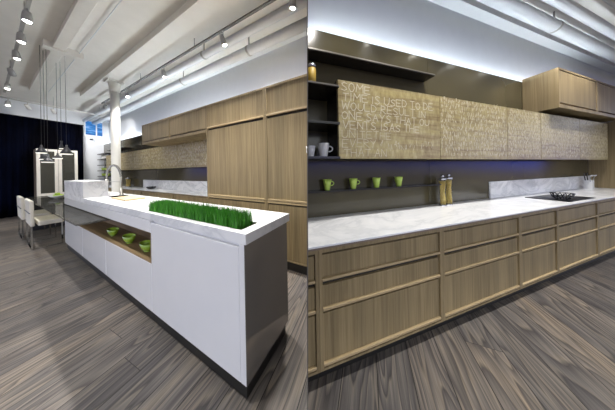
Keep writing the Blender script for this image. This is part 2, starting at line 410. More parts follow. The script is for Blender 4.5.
t = thing(LR, 'chopping_board', A(3.22, .9, .985), 'pale wooden chopping board lying on the island beside the sink', 'chopping board')
MB().abox(3.03, 3.535, .80, 1.0, .9855, 1.003, .004).build('board', 'board', t)
# faucet
fx, fy = 3.80, .965
fd = .66
t = thing(LR, 'faucet', A(fx, fy, .985), 'tall brushed steel spring faucet arching over the island sink', 'faucet')
MB().lathe([(.03, .9855), (.03, 1.0), (.02, 1.01), (.018, 1.12)], A(fx, fy, 0), 16).build('base', 'steel', t)
MB().tube([A(fx, fy, 1.11), A(fx, fy, 1.30)], .012, 10).build('riser', 'steel', t)
ar = [A(fx+fd/2-fd/2*math.cos(th), fy, 1.29+.20*math.sin(th)) for th in [math.pi*i/16 for i in range(17)]]
MB().tube(ar + [A(fx+fd, fy, 1.24)], .010, 10).build('hose', 'steel', t)
hel = []
pp = [Vector(p) for p in ar]
for i in range(260):
    u = i/259*(len(pp)-1); k = min(int(u), len(pp)-2); p = pp[k].lerp(pp[k+1], u-k)
    d = (pp[k+1]-pp[k]).normalized(); n1 = Vector((0, 1, 0)); n2 = d.cross(n1)
    hel.append(p + (n1*math.cos(i*.9)+n2*math.sin(i*.9))*.014)
MB().tube(hel, .004, 5).build('spring', 'chrome', t)
MB().lathe([(.014, 1.25), (.02, 1.23), (.02, 1.18), (.024, 1.16), (.024, 1.14)], A(fx+fd, fy, 0), 14).build('spray_head', 'steel', t)
MB().tube([A(fx, fy, 1.21), A(fx+fd, fy, 1.21)], .006, 8).build('holder_arm', 'steel', t)
# cabinets of the island
t = thing(LR, 'island_cabinet', A(1.3, .89, 0), 'plain white lacquer cabinet at the near end of the island, under the grass', 'cabinet', None)
MB().abox(.775, 1.885, .67, 1.095, .0965, .92).build('carcass', 'white', t)
MB().abox(.772, 1.880, .649, .668, .0965, .90, .002).build('door', 'white', t)
MB().abox(.738, 1.885, .664, 1.07, 0, .096).build('plinth', 'toe', t)
t = thing(LR, 'end_panel', A(.745, .89, .09), 'glossy end panel, darkened for its shade, closing the near end of the island', 'panel')
MB().abox(.727, .770, .649, 1.092, .0965, .92, .002).build('edge_strip', 'white', t)
MB().abox(.722, .7265, .650, 1.092, .0965, .92, .001).build('glossy_face', 'grey', t)  # same lacquer as the fronts, its shade put into the grey colour
t = thing(LR, 'island_cabinet', A(3.6, .89, 0), 'long white island cabinet with the open wooden niche over its drawers', 'cabinet', None)
m = MB().abox(1.89, 5.28, .67, 1.095, .0965, .50).abox(1.89, 5.28, .90, 1.095, .50, .79).abox(1.89, 3.53, .67, 1.095, .805, .92).abox(4.02, 5.28, .67, 1.095, .805, .92)
m.build('carcass', 'white', t)
MB().abox(1.888, 5.28, .652, .90, .501, .536).abox(1.888, 5.28, .888, .899, .536, .804).abox(1.888, 1.905, .652, .888, .536, .804).abox(5.265, 5.28, .652, .888, .536, .775).build('niche', 'brownpanel', t)
MB().abox(1.888, 5.28, .649, .669, .808, .918, .002).build('fascia', 'white', t)
for a0, a1 in ((1.888, 3.085), (3.092, 4.115), (4.122, 5.28)):
    MB().abox(a0, a1, .649, .669, .0965, .528, .002).build('drawer_front', 'white', t)
MB().abox(1.889, 5.24, .664, 1.07, 0, .096).build('plinth', 'toe', t)
# grass planter
t = thing(LR, 'grass_planter', A(1.43, .76, .93), 'row of bright green wheatgrass planted in the near end of the island', 'plant')
MB().abox(.79, 2.07, .688, .835, .925, .930).abox(.79, .794, .688, .835, .93, .984).abox(2.066, 2.07, .688, .835, .93, .984).abox(.794, 2.066, .688, .692, .93, .984).abox(.794, 2.066, .831, .835, .93, .984).build('trough', 'steel', t)
MB().abox(.795, 2.065, .693, .830, .93, .968).build('soil', 'soil', t)
m = MB()
for i in range(7500):
    a = random.uniform(.835, 2.06); b = random.uniform(.694, .829)
    h = random.uniform(.075, .125)*(1.0 if random.random() < .9 else 1.12); w_ = random.uniform(.0016, .003); th = random.uniform(0, math.pi)
    dx, dy = math.cos(th)*w_, math.sin(th)*w_
    lx, ly = random.gauss(0, .011), random.gauss(0, .011)
    x, y, z0 = -a, b, .966
    p = [(x-dx, y-dy, z0), (x+dx, y+dy, z0), (x+dx*.8+lx*.35, y+dy*.8+ly*.35, z0+h*.6), (x-dx*.8+lx*.35, y-dy*.8+ly*.35, z0+h*.6), (x+lx, y+ly, z0+h)]
    v = [m.bm.verts.new(q) for q in p]
    m.bm.faces.new((v[0], v[1], v[2], v[3])); m.bm.faces.new((v[3], v[2], v[4]))
me_o = m.build('grass', 'grass', t); me_o['kind'] = 'stuff'
# green bowls in the niche
for a, lab in ((3.20, 'lime green bowl farthest from us in the island niche'), (2.68, 'lime green bowl in the middle of the island niche'), (2.225, 'lime green bowl nearest us in the island niche')):
    c = A(a, .735, .5375)
    t = thing(LR, 'bowl', c, lab, 'bowl', 'lime green bowls in the island niche')
    MB().lathe([(.036, 0), (.036, .010)], c, 24, sx=1.35, sy=.66).build('foot', 'green', t)
    MB().lathe([(.036, .010), (.056, .026), (.068, .055), (.073, .084), (.070, .084), (.064, .055), (.050, .030), (.0, .018)], c, 32, sx=1.35, sy=.66).build('bowl_body', 'green', t)

# glass table
t = thing(LR, 'dining_table', A(5.5, .75, 0), 'long smoked glass table slotted into the island niche', 'table')
MB().abox(3.03, 5.26, .437, .86, .778, .797, .003).abox(5.29, 7.95, .437, 1.03, .778, .797, .003).abox(5.24, 5.31, .437, .86, .778, .797).build('tabletop', 'tglass', t)
MB().abox(7.6, 7.63, .5, .95, 0, .778).build('leg', 'lamp', t)
# fruit bowl
c = A(6.75, .75, .7975)
t = thing(LR, 'fruit_bowl', c, 'shallow white bowl of green apples on the glass table', 'bowl')
MB().lathe([(.05, 0), (.06, .008), (.11, .04), (.14, .075), (.137, .077), (.105, .046), (.05, .018), (.0, .014)], c, 28, sx=1.5, sy=.88).build('bowl_body', 'whiteware', t)
for k, (da, db, dz) in enumerate(((.058, -.02, .060), (-.058, -.02, .060), (.0, .045, .060), (.0, -.005, .105))):
    p = (c[0]-da, c[1]+db, c[2]+dz)
    lab = ('green apple on the left of the white fruit bowl', 'green apple on the right of the white fruit bowl', 'green apple at the back of the white fruit bowl', 'green apple on top of the pile in the white fruit bowl')[k]
    q = thing(LR, 'apple', (p[0], p[1], p[2]-.032), lab, 'apple', 'green apples in the fruit bowl')
    MB().lathe([(.006, -.032), (.022, -.030), (.036, -.010), (.037, .008), (.026, .028), (.008, .026), (.001, .020)], p, 18).build('flesh', 'apple', q)
    MB().tube([(p[0], p[1], p[2]+.020), (p[0]+.003, p[1], p[2]+.040)], .002, 5).build('stem', 'stem', q)
# chairs
def chair(a0, a1, b0, lab):
    b1 = b0+.315; w = .012
    t = thing(LR, 'dining_chair', A((a0+a1)/2, (b0+b1)/2, 0), lab, 'chair', 'cream chairs at the glass table')
    MB().abox(a0+.005, a1-.005, b0+.055, b1, .415, .505, .02).build('seat', 'cream', t)
    m = MB().abox(a0, a1, b0-.012, b0+.030, .42, .885, .014)
    for v in m.bm.verts: v.co.y -= (v.co.z-.42)*.02
    bk = m.build('backrest', 'cream', t)
    MB().abox(a0-.004, a1+.004, b0-.023, b0-.0125, .655, .672).build('back_strap', 'lamp', bk)
    for a in (a0+.02, a1-.02):
        for b in (b0, b1-.02):
            MB().abox(a-w/2, a+w/2, b-.009, b+.009, 0, .415).build('leg', 'chrome', t)
        MB().abox(a-w/2, a+w/2, b0+.009, b1-.029, 0, .014).build('runner', 'chrome', t)
    MB().abox(a0+.02, a1-.02, b0-.007, b0+.007, .0, .013).build('cross_bar', 'chrome', t)
chair(5.66, 6.36, .375, 'cream upholstered chair nearest us at the glass table')
chair(6.72, 7.50, .355, 'cream upholstered chair behind the nearest one at the glass table')

# display cabinet
a0, a1, b0, b1 = 9.9, 10.5, .745, 1.49
t = thing(LR, 'display_cabinet', A(10.2, 1.15, 0), 'tall cream cabinet with two dark glass doors before the curtain', 'cabinet')
MB().abox(a0+.03, a1, b0, b0+.03, .02, 2.19).abox(a0+.03, a1, b1-.03, b1, .02, 2.19).abox(a1-.03, a1, b0+.03, b1-.03, .02, 2.19).abox(a0+.03, a1, b0+.03, b1-.03, 2.16, 2.19).abox(a0+.03, a1, b0+.03, b1-.03, .02, .64).build('carcass', 'sidebrown', t)
MB().abox(a0+.06, a1-.05, b0+.06, b1-.06, 0, .02).build('plinth', 'toe', t)
for z in (1.15, 1.65): MB().abox(a0+.05, a1-.04, b0+.032, b1-.032, z, z+.012).build('shelf', 'dglass', t)
mid = (b0+b1)/2
for q0, q1 in ((b0, mid-.004), (mid+.004, b1)):
    d = MB().abox(a0, a0+.028, q0, q1, 2.12, 2.19).abox(a0, a0+.028, q0, q1, .66, .74).abox(a0, a0+.028, q0, q0+.062, .74, 2.12).abox(a0, a0+.028, q1-.062, q1, .74, 2.12).build('door', 'wframe', t)
    MB().abox(a0+.01, a0+.018, q0+.062, q1-.062, .74, 2.12).build('pane', 'dglass', d)
MB().abox(a0, a0+.028, b0, b1, .34, .65).build('drawer_front', 'wframe', t)
MB().abox(a0, a0+.028, b0, b1, .03, .33).build('drawer_front', 'wframe', t)

# pendants
P6 = ((5.9, .518, 1.762, .062, .15, 'cone', 'dark cone pendant lamp leftmost over the glass table'),
      (6.1, .567, 1.650, .060, .12, 'drum', 'dark drum pendant lamp hanging low, second from the left'),
      (5.75, .565, 1.580, .070, .11, 'cone', 'dark wide pendant lamp hanging lowest of the six'),
      (6.3, .727, 1.690, .062, .11, 'flat', 'flat dark pendant lamp in front of the cabinet door post'),
      (6.4, .784, 1.915, .030, .17, 'cone', 'small narrow pendant lamp hanging highest of the six'),
      (5.8, .768, 1.755, .075, .18, 'cone', 'large dark cone pendant lamp rightmost over the glass table'))
for a, b, z, r, h, kind, lab in P6:
    b -= .022; z += .012
    c = A(a, b, z)
    t = thing(LR, 'pendant_lamp', c, lab, 'pendant lamp', 'pendant lamps over the glass table')
    if kind == 'cone': pr = [(r, 0), (r, .016), (r*.72, h*.34), (r*.34, h*.66), (.014, h*.8), (.012, h)]
    elif kind == 'drum': pr = [(r, 0), (r, .012), (r*.8, h*.3), (r*.78, h*.85), (.012, h*.92), (.010, h)]
    else: pr = [(r, 0), (r*1.05, .014), (r*.45, h*.45), (.014, h*.7), (.012, h)]
    MB().lathe(pr, c, 24).build('lamp_shade', 'lamp', t)
    MB().lathe([(r*.96, -.010), (r*.96, .0)], c, 24).build('diffuser', 'rim', t)
    MB().tube([(c[0], c[1], z+h-.01), (c[0], c[1], 3.85)], .0028, 6).build('cord', 'cord', t)

# ------------------------------------------------------------------ left kitchen: cabinet wall
def tall_unit(a0, a1, lab, first=False):
    t = thing(LR, 'tall_cabinet', A((a0+a1)/2, 2.0, 0), lab, 'cabinet', 'tall oak cabinets')
    f = 1.733; s = .028
    m = MB().abox(a0, a1, f+.03, 2.295, .14, 2.54).abox(a0, a0+s, f, f+.03, .14, 2.54).abox(a1-s, a1, f, f+.03, .14, 2.54).abox(a0+s, a1-s, f, f+.03, 2.515, 2.54).abox(a0+s, a1-s, f, f+.03, .14, .155)
    m.cut(LR).build('carcass', 'oak_f', t)
    for nm, z0, z1 in (('door', 2.145, 2.513), ('door', .955, 2.085), ('drawer_front', .16, .875)):
        d = MB().abox(a0+s+.003, a1-s-.003, f+.006, f+.03, z0, z1, .002).cut(LR).build(nm, 'oak', t)
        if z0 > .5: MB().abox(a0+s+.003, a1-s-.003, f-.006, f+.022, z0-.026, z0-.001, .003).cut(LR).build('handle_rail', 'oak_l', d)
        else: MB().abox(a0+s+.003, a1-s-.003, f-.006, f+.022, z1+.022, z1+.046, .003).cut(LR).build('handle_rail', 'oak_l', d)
    MB().abox(a0+s, a1-s, f+.028, f+.0305, .876, .955).cut(LR).build('finger_gap', 'gap', t)
    MB().abox(a0+s, a1-s, f+.028, f+.0305, 2.086, 2.145).cut(LR).build('finger_gap', 'gap', t)
    MB().abox(a0, a1, f+.05, 2.25, 0, .14).cut(LR).build('plinth', 'toe', t)
tall_unit(1.485, 2.82, 'tall oak cabinet left of its twin, beside the open worktop')
tall_unit(.2, 1.482, 'tall oak cabinet cut off by the dividing wall')
def bridge_unit(room, x0, x1, f, back, z0, z1, lab, group, cutit=False, side=0):
    """wall cabinet with a flap; local x from x0 to x1"""
    t = thing(room, 'bridge_cabinet', ((x0+x1)/2, (f+back)/2, z0), lab, 'cabinet', group)
    s = .024; rt = .026; rb = .05
    MB().box(x0, x1, f+.03, back-.004, z0, z1).box(x0, x0+s, f, f+.03, z0, z1).box(x1-s, x1, f, f+.03, z0, z1).box(x0+s, x1-s, f, f+.03, z1-rt, z1).box(x0+s, x1-s, f, f+.03, z0, z0+rb).build('carcass', 'oak_f', t)
    d = MB().box(x0+s+.003, x1-s-.003, f+.006, f+.028, z0+rb+.026, z1-rt-.003, .002).build('door', 'oak', t)
    MB().box(x0+s, x1-s, f+.026, f+.0305, z0+rb, z0+rb+.025).build('finger_gap', 'gap', t)
    return t
GL = 'oak bridge cabinets of the left kitchen'
bridge_unit(LR, -4.115, -2.825, 1.733, 2.3, 2.06, 2.54, 'oak bridge cabinet next to the tall cabinets', GL)
bridge_unit(LR, -5.41, -4.12, 1.733, 2.3, 2.06, 2.54, 'oak bridge cabinet at the column end of its row', GL)

# strokes of chalk lettering
STROKES = {'A':[[(0,0),(.5,1),(1,0)],[(.2,.4),(.8,.4)]],'B':[[(0,0),(0,1),(.7,.9),(.6,.55),(0,.5),(.8,.4),(.8,.1),(0,0)]],'D':[[(0,0),(0,1),(.7,.85),(1,.5),(.7,.15),(0,0)]],'E':[[(1,1),(0,1),(0,0),(1,0)],[(0,.5),(.8,.5)]],
 'H':[[(0,0),(0,1)],[(1,0),(1,1)],[(0,.5),(1,.5)]],'I':[[(.5,0),(.5,1)]],'L':[[(0,1),(0,0),(.9,0)]],'M':[[(0,0),(.1,1),(.5,.4),(.9,1),(1,0)]],'N':[[(0,0),(0,1),(1,0),(1,1)]],'O':[[(.5,1),(.1,.8),(0,.4),(.3,0),(.7,0),(1,.4),(.9,.8),(.5,1)]],
 'R':[[(0,0),(0,1),(.8,.85),(.8,.6),(0,.5),(1,0)]],'S':[[(.95,.85),(.5,1),(.1,.8),(.3,.55),(.8,.4),(.9,.15),(.5,0),(0,.12)]],'T':[[(0,1),(1,1)],[(.5,1),(.5,0)]],'U':[[(0,1),(0,.25),(.4,0),(.8,.1),(1,.4),(1,1)]],
 'V':[[(0,1),(.5,0),(1,1)]],'W':[[(0,1),(.25,0),(.5,.7),(.75,0),(1,1)]],'Y':[[(0,1),(.5,.5),(1,1)],[(.5,.5),(.4,0)]],'Z':[[(0,1),(1,1),(0,0),(1,0)]]}
def ribbon(m, pts, y, w, th=.0012):
    for (x0, z0), (x1, z1) in zip(pts, pts[1:]):
        dx, dz = x1-x0, z1-z0; L = math.hypot(dx, dz)
        if L < 1e-5: continue
        nx, nz = -dz/L*w/2, dx/L*w/2; ex, ez = dx/L*w*.4, dz/L*w*.4
        q = [(x0-ex+nx, z0-ez+nz), (x0-ex-nx, z0-ez-nz), (x1+ex-nx, z1+ez-nz), (x1+ex+nx, z1+ez+nz)]
        v = [m.bm.verts.new((a, y, b)) for a, b in q] + [m.bm.verts.new((a, y-th, b)) for a, b in q]
        for f in ((4,5,6,7),(0,1,5,4),(1,2,6,5),(2,3,7,6),(3,0,4,7)): m.bm.faces.new([v[i] for i in f])
def write(m, text, x, z, h, y, w, adv=.78, rnd=None):
    rnd = rnd or random
    for ch in text:
        cw = h*(.80 if ch != 'M' and ch != 'W' else 1.05)
        if ch == ' ': x += h*.45; continue
        if ch == 'I': cw = h*.25
        dz = rnd.uniform(-.06, .06)*h; sl = rnd.uniform(-.04, .10)*h; k = rnd.uniform(.85, 1.08)
        for st in STROKES[ch]:
            ribbon(m, [(x+px*cw+sl*pz, z+dz+pz*h*k) for px, pz in st], y, w)
        x += cw+h*.24
    return x
def squiggles(m, x0, x1, z, h, y, w, rnd):
    x = x0
    while x < x1-h*.5:
        cw = h*rnd.uniform(.25, .65)
        if rnd.random() < .30: x += h*.35; continue
        k = rnd.randint(3, 5)
        zz = z+rnd.uniform(-.4, .4)*h
        pts = [(min(x+rnd.random()*cw, x1), zz+h*((i % 2)*.75+rnd.random()*.25 if rnd.random() < .7 else rnd.random())) for i in range(k)]
        ribbon(m, pts, y, w); x += cw+h*.12
def wall_unit(room, x0, x1, f, back, z0, z1, lab, group, seed, text=None, h=.07, w=.006):
    t = thing(room, 'upper_cabinet', ((x0+x1)/2, (f+back)/2, z0), lab, 'cabinet', group)
    MB().box(x0, x1, f+.024, back-.004, z0+.02, z1).build('carcass', 'shelf', t)
    d = MB().box(x0+.004, x1-.004, f, f+.022, z0, z1, .001).build('door', 'chalk', t)
    rnd = random.Random(seed); m = MB()
    if text:
        z = z1-h*1.25
        for k, line in enumerate(text):
            x = x0+.03+rnd.uniform(0, .02)
            for piece in line:
                if isinstance(piece, str): x = write(m, piece, x, z, h, f, w if k < 5 else w*.6, rnd=rnd)
                elif piece > x: squiggles(m, x+.03, x0+piece, z, h, f, w*.45, rnd); x = x0+piece
            z -= h*1.17
    else:
        z = z1-h*1.1
        while z > z0+.01:
            squiggles(m, x0+.02, x1-.02, z, h, f, w, rnd); z -= h*1.22
    for v in m.bm.verts:
        v.co.x = min(max(v.co.x, x0+.006), x1-.006); v.co.z = max(v.co.z, z0+.003)
    m.build('chalk_lettering', 'chalkline', d)
    return t
GW = 'chalk covered wall cabinets of the left kitchen'
ua = (2.825, 4.58, 6.0, 7.2, 8.24, 9.75)
ulab = ('chalk scribbled wall cabinet beside the tall oak cabinets', 'chalk scribbled wall cabinet second from the tall cabinets', 'chalk scribbled wall cabinet above the yellow jar', 'chalk scribbled wall cabinet right of the column', 'chalk scribbled wall cabinet left of the column')
for i in range(5):
    wall_unit(LR, -ua[i+1], -ua[i], 2.1, 2.3, 1.46, 2.055, ulab[i], GW, 40+i, h=.075, w=.005)
# base run of the left kitchen
t = thing(LR, 'worktop', A(6, 2.14, .84), 'thin white worktop along the back wall of the left kitchen', 'worktop')
MB().abox(2.825, 9.9, 1.98, 2.298, .842, .872, .002).build('slab', 'marble_w', t)
bl = ('oak base cabinet under the back worktop, nearest the tall cabinets', 'oak base cabinet under the back worktop, second from the tall cabinets', 'oak base cabinet under the back worktop, third from the tall cabinets', 'oak base cabinet under the back worktop, at the far end')
for i in range(4):
    a0 = 2.825+i*1.768; a1 = a0+1.764
    t = thing(LR, 'base_cabinet', A((a0+a1)/2, 2.15, 0), bl[i], 'cabinet', 'base cabinets of the left kitchen')
    MB().abox(a0, a1, 2.025, 2.295, .1, .84).abox(a0, a1, 2.0, 2.025, .81, .84).build('carcass', 'oak_f', t)
    for z0, z1 in ((.66, .80), (.48, .63), (.11, .45)):
        d = MB().abox(a0+.02, a1-.02, 2.004, 2.024, z0, z1).build('drawer', 'oak', t)
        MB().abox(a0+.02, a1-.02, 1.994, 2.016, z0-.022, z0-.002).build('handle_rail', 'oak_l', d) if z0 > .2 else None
    MB().abox(a0, a1, 2.06, 2.29, 0, .1).build('plinth', 'toe', t)
t = thing(LR, 'splashback', A(5, 2.29, .872), 'white marble splashback behind the dark pan, left kitchen', 'splashback')
MB().abox(2.83, 7.09, 2.28, 2.298, .8725, 1.125).build('slab', 'marble', t)
t = thing(LR, 'open_shelf', A(8.9, 2.2, 2.25), 'long dark shelf high on the panelling beside the column', 'shelf')
MB().abox(8.06, 9.85, 2.14, 2.299, 2.25, 2.275, .002).build('board', 'shelf', t)
for i, z in enumerate((2.14, 1.92, 1.68, 1.45, 1.22)):
    lab = ('topmost short dark shelf at the far left end of the kitchen wall', 'short dark shelf second from the top, far left end of the kitchen wall', 'short dark shelf third from the top, far left end of the kitchen wall', 'short dark shelf fourth from the top, far left end of the kitchen wall', 'lowest short dark shelf at the far left end of the kitchen wall')[i]
    t = thing(LR, 'open_shelf', A(10.35, 2.2, z), lab, 'shelf', 'short shelves of the left kitchen')
    MB().abox(9.86, 10.85, 2.1, 2.299, z, z+.04, .002).build('board', 'shelf', t)
    if i in (1, 3, 4):
        for k in range(3):
            c = A(10.0+.3*k, 2.2, z+.0405)
            labs = {1: ('pale jar', 'pale jars on the upper short shelf', 'whiteware'), 3: ('green cup', 'green cups on the fourth short shelf', 'greencup'), 4: ('green cup', 'green cups on the lowest short shelf', 'greencup')}[i]
            pos = ('at the right', 'in the middle', 'at the left')[k]
            q = thing(LR, 'cup' if i > 1 else 'jar', c, '%s %s of the %s short shelf, left kitchen' % (labs[0], pos, {1: 'second', 3: 'fourth', 4: 'lowest'}[i]), 'cup' if i > 1 else 'jar', labs[1])
            MB().lathe([(.03, 0), (.04, .05), (.045, .1), (.041, .1), (.034, .02), (.0, .012)] if i > 1 else [(.045, 0), (.045, .13), (.03, .15), (.03, .17)], c, 18).build('vessel', labs[2], q)
# spice jar + pan on the far worktop
def pasta_jar(room, c, r, h, lab, group=None):
    t = thing(room, 'pasta_jar', c, lab, 'jar', group)
    MB().lathe([(r, 0), (r, .012)], c, 20).build('base_ring', 'silverlid', t)
    MB().lathe([(r, .0125), (r, h*.80), (r*.92, h*.83), (r*.88, h*.83), (r*.9, h*.8), (r*.9, .016), (.0, .014)], c, 20).build('glass_body', 'jar', t)
    m = MB(); rnd = random.Random(int(c[0]*1000))
    for k in range(40):
        th = rnd.uniform(0, 6.28); q = math.sqrt(rnd.random())*r*.84; tw = .9
        pts = []
        for s in range(5):
            u = s/4; rr = q*(1-.22*math.sin(math.pi*u)); an = th+tw*(u-.5)*2
            pts.append((c[0]+rr*math.cos(an), c[1]+rr*math.sin(an), c[2]+.02+u*h*.74))
        m.tube(pts, r*.07, 5)
    m.build('spaghetti', 'pasta', t)
    l = MB().lathe([(r*.98, h*.83), (r*1.04, h*.84), (r*1.04, h*.89), (r*.7, h*.905)], c, 20).build('lid', 'silverlid', t)
    MB().lathe([(.006, h*.905), (r*.4, h*.925), (r*.52, h*.955), (r*.4, h*.985), (.004, h)], c, 16).build('knob', 'silverlid', l)
    return t
pasta_jar(LR, A(8.0, 2.2, .8725), .07, .34, 'yellow pasta jar on the back worktop right of the column, left kitchen')
c = A(6.15, 2.15, .8725)
t = thing(LR, 'pan', c, 'small black pan on the back worktop, left kitchen', 'pan')
MB().lathe([(.07, 0), (.10, .03), (.11, .07), (.105, .07), (.09, .03), (.0, .008)], c, 22).build('pan_body', 'black', t)
MB().tube([(c[0]+.10, c[1], c[2]+.06), (c[0]+.27, c[1]-.02, c[2]+.085)], .009, 8).build('handle', 'black', t)

# ------------------------------------------------------------------ right kitchen
f = .9
edges = [.10, .328, 1.396, 2.513, 3.275, 4.372, 5.44, 6.51]
blab = ('oak drawer cabinet cut off by the dividing wall, right kitchen', 'wide oak drawer cabinet under the green cups, nearest us', 'oak drawer cabinet under the pasta jars, second full one from the left', 'narrow oak drawer cabinet left of the cooktop one', 'oak drawer cabinet under the left half of the cooktop', 'oak drawer cabinet at the right edge of the photo', 'last oak drawer cabinet before the tall side panel')
for i in range(7):
    c0, c1 = edges[i]+.001, edges[i+1]-.001
    t = thing(RR, 'base_cabinet', ((c0+c1)/2, 1.15, 0), blab[i], 'cabinet', 'oak drawer cabinets of the right kitchen')
    s = .022
    m = MB().box(c0, c1, f+.03, 1.428, .1, .861).box(c0, c0+s, f, f+.03, .1, .861).box(c1-s, c1, f, f+.03, .1, .861).box(c0+s, c1-s, f, f+.03, .832, .861).box(c0+s, c1-s, f, f+.03, .1, .116)
    m.cut(RR).build('carcass', 'oak_f', t)
    for z0, z1 in ((.672, .814), (.487, .620), (.143, .445)):
        d = MB().box(c0+s+.003, c1-s-.003, f+.012, f+.029, z0, z1, .0015).cut(RR).build('drawer', 'oak', t)
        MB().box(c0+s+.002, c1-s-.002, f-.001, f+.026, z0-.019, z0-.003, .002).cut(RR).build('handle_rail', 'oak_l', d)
    MB().box(c0+s, c1-s, f+.026, f+.0302, .117, .826).cut(RR).build('finger_gap', 'gap', t)
    MB().box(c0, c1, f+.05, 1.40, 0, .1).cut(RR).build('plinth', 'toe', t)
t = thing(RR, 'worktop', (3.3, 1.15, .8615), 'white marble worktop along the whole right kitchen', 'worktop')
MB().box(.1, 6.51, .884, 1.430, .874, .887, .002).cut(RR).build('slab', 'marble_w', t)
MB().box(.1, 6.51, .888, 1.430, .8615, .8735).cut(RR).build('edge_shade', 'sidebrown', t)  # dark strip standing in for the shade on the slab's front edge
t = thing(RR, 'splashback', (4.7, 1.42, .887), 'low white marble splashback behind the cooktop, right kitchen', 'splashback')
MB().box(3.20, 6.50, 1.412, 1.431, .8875, 1.130, .001).build('slab', 'marble', t)
t = thing(RR, 'side_panel', (6.53, 1.15, 0), 'tall oak side panel closing the right end of the kitchen', 'panel')
MB().box(6.515, 6.55, .88, 1.431, 0, 2.185).build('board', 'oak', t)
GU = 'chalk covered wall cabinets of the right kitchen'
uc = (.638, 1.862, 3.093, 3.92, 5.162, 6.31)
ul = ('wall cabinet with big legible chalk lettering, leftmost in the right kitchen', 'chalk scribbled wall cabinet right of the legibly lettered one', 'narrow chalk scribbled wall cabinet left of the projecting oak cabinet', 'chalk scribbled wall cabinet under the projecting oak cabinet', 'chalk scribbled wall cabinet beside the tall side panel')
TX = [['SOME'], ['TIME IS USED TO DE'], ['WOULD RESULT IN'], ['ONE SAYS THAT OU'], ['VENTS IS', .74, 'AS THE'], ['UNITE', .62, .9, 'THE'], ['EVERY', 1.14], ['THAT AN', 1.14]]
for i in range(5):
    wall_unit(RR, uc[i], uc[i+1], 1.20, 1.433, 1.443, 2.124, ul[i], GU, 60+i, TX if i == 0 else None, h=.070 if i == 0 else .048, w=.0062 if i == 0 else .004)
GB = 'projecting oak cabinets of the right kitchen'
bridge_unit(RR, 4.118, 5.42, 1.105, 1.433, 2.19, 2.765, 'projecting oak wall cabinet with its left side in view, right kitchen', GB)
bridge_unit(RR, 5.424, 6.54, 1.105, 1.433, 2.19, 2.765, 'projecting oak wall cabinet cut off by the right edge of the photo', GB)
def shelf(c0, c1, e0, z, lab, group=None, th=.026):
    t = thing(RR, 'open_shelf', ((c0+c1)/2, 1.3, z), lab, 'shelf', group)
    MB().box(c0, c1, e0+.003, 1.432, z, z+th).cut(RR).build('board', 'shelf', t)
    MB().box(c0, c1, e0, e0+.003, z+th*.4, z+th).cut(RR).build('edge_strip', 'shelfedge' if z > 2 else 'shelf', t)
shelf(.1, 1.945, 1.295, 2.412, 'long dark shelf near the top of the panelling, right kitchen', None, .02)
GS = 'short dark shelves left of the lettered cabinet'
shelf(.1, .633, 1.16, 2.035, 'topmost short dark shelf left of the lettered cabinet', GS, .018)
shelf(.1, .633, 1.16, 1.726, 'middle short dark shelf left of the lettered cabinet', GS, .018)
shelf(.1, .633, 1.16, 1.440, 'lowest short dark shelf left of the lettered cabinet, holding white mugs', GS, .018)
shelf(.1, 2.05, 1.315, 1.141, 'long low dark shelf holding four green cups', None, .014)
def cup(c, r, h, lab, group, mat, hd):
    t = thing(RR, 'cup', c, lab, 'cup', group)
    MB().lathe([(r*.58, 0), (r*.62, .006), (r*.8, h*.5), (r, h), (r*.93, h), (r*.72, h*.5), (r*.5, .014), (.0, .012)], c, 28).build('cup_body', mat, t)
    d = Vector(hd).normalized(); p0 = Vector(c)+Vector((0, 0, h*.82))
    pts = [p0+d*r*.93]
    for i in range(1, 8):
        th = math.pi*i/8; pts.append(p0+Vector((0, 0, -h*.20+h*.20*math.cos(th)))+d*(r*.92+r*.62*math.sin(th)))
    pts.append(p0+Vector((0, 0, -h*.40))+d*r*.84)
    MB().tube(pts, r*.11, 8).build('handle', mat, t)
GC = 'green cups on the long low shelf'
zs = 1.1555
cup((.600, 1.37, zs), .042, .100, 'green cup leftmost on the long low shelf', GC, 'greencup', (1, -.2, 0))
cup((.885, 1.37, zs), .042, .100, 'green cup second from the left on the low shelf', GC, 'greencup', (1, -.3, 0))
cup((1.165, 1.37, zs), .042, .100, 'green cup third from the left on the low shelf', GC, 'greencup', (.3, 1, 0))
cup((1.463, 1.37, zs), .042, .100, 'green cup rightmost on the long low shelf', GC, 'greencup', (.2, 1, 0))
GM = 'white mugs on the short shelf'
cup((.535, 1.29, 1.4585), .053, .124, 'white mug in full view left of the lettered cabinet', GM, 'whiteware', (1, -.25, 0))
cup((.418, 1.30, 1.4585), .043, .10, 'white mug half hidden at the dividing wall', GM, 'whiteware', (-.3, 1, 0))
t = thing(RR, 'pasta_jar', (.43, 1.27, 2.0535), 'jar of yellow contents on the topmost short shelf', 'jar')
c = (.43, 1.27, 2.0535)
MB().lathe([(.036, 0), (.036, .165), (.03, .17)], c, 18).cut(RR).build('glass_body', 'amber', t)
MB().lathe([(.037, .171), (.037, .198), (.02, .21)], c, 18).cut(RR).build('lid', 'silverlid', t)
GJ = 'pasta jars on the right worktop'
pasta_jar(RR, (2.10, 1.34, .8875), .037, .375, 'left one of two tall spaghetti jars on the right worktop', GJ)
pasta_jar(RR, (2.215, 1.345, .8875), .037, .385, 'right one of two tall spaghetti jars on the right worktop', GJ)
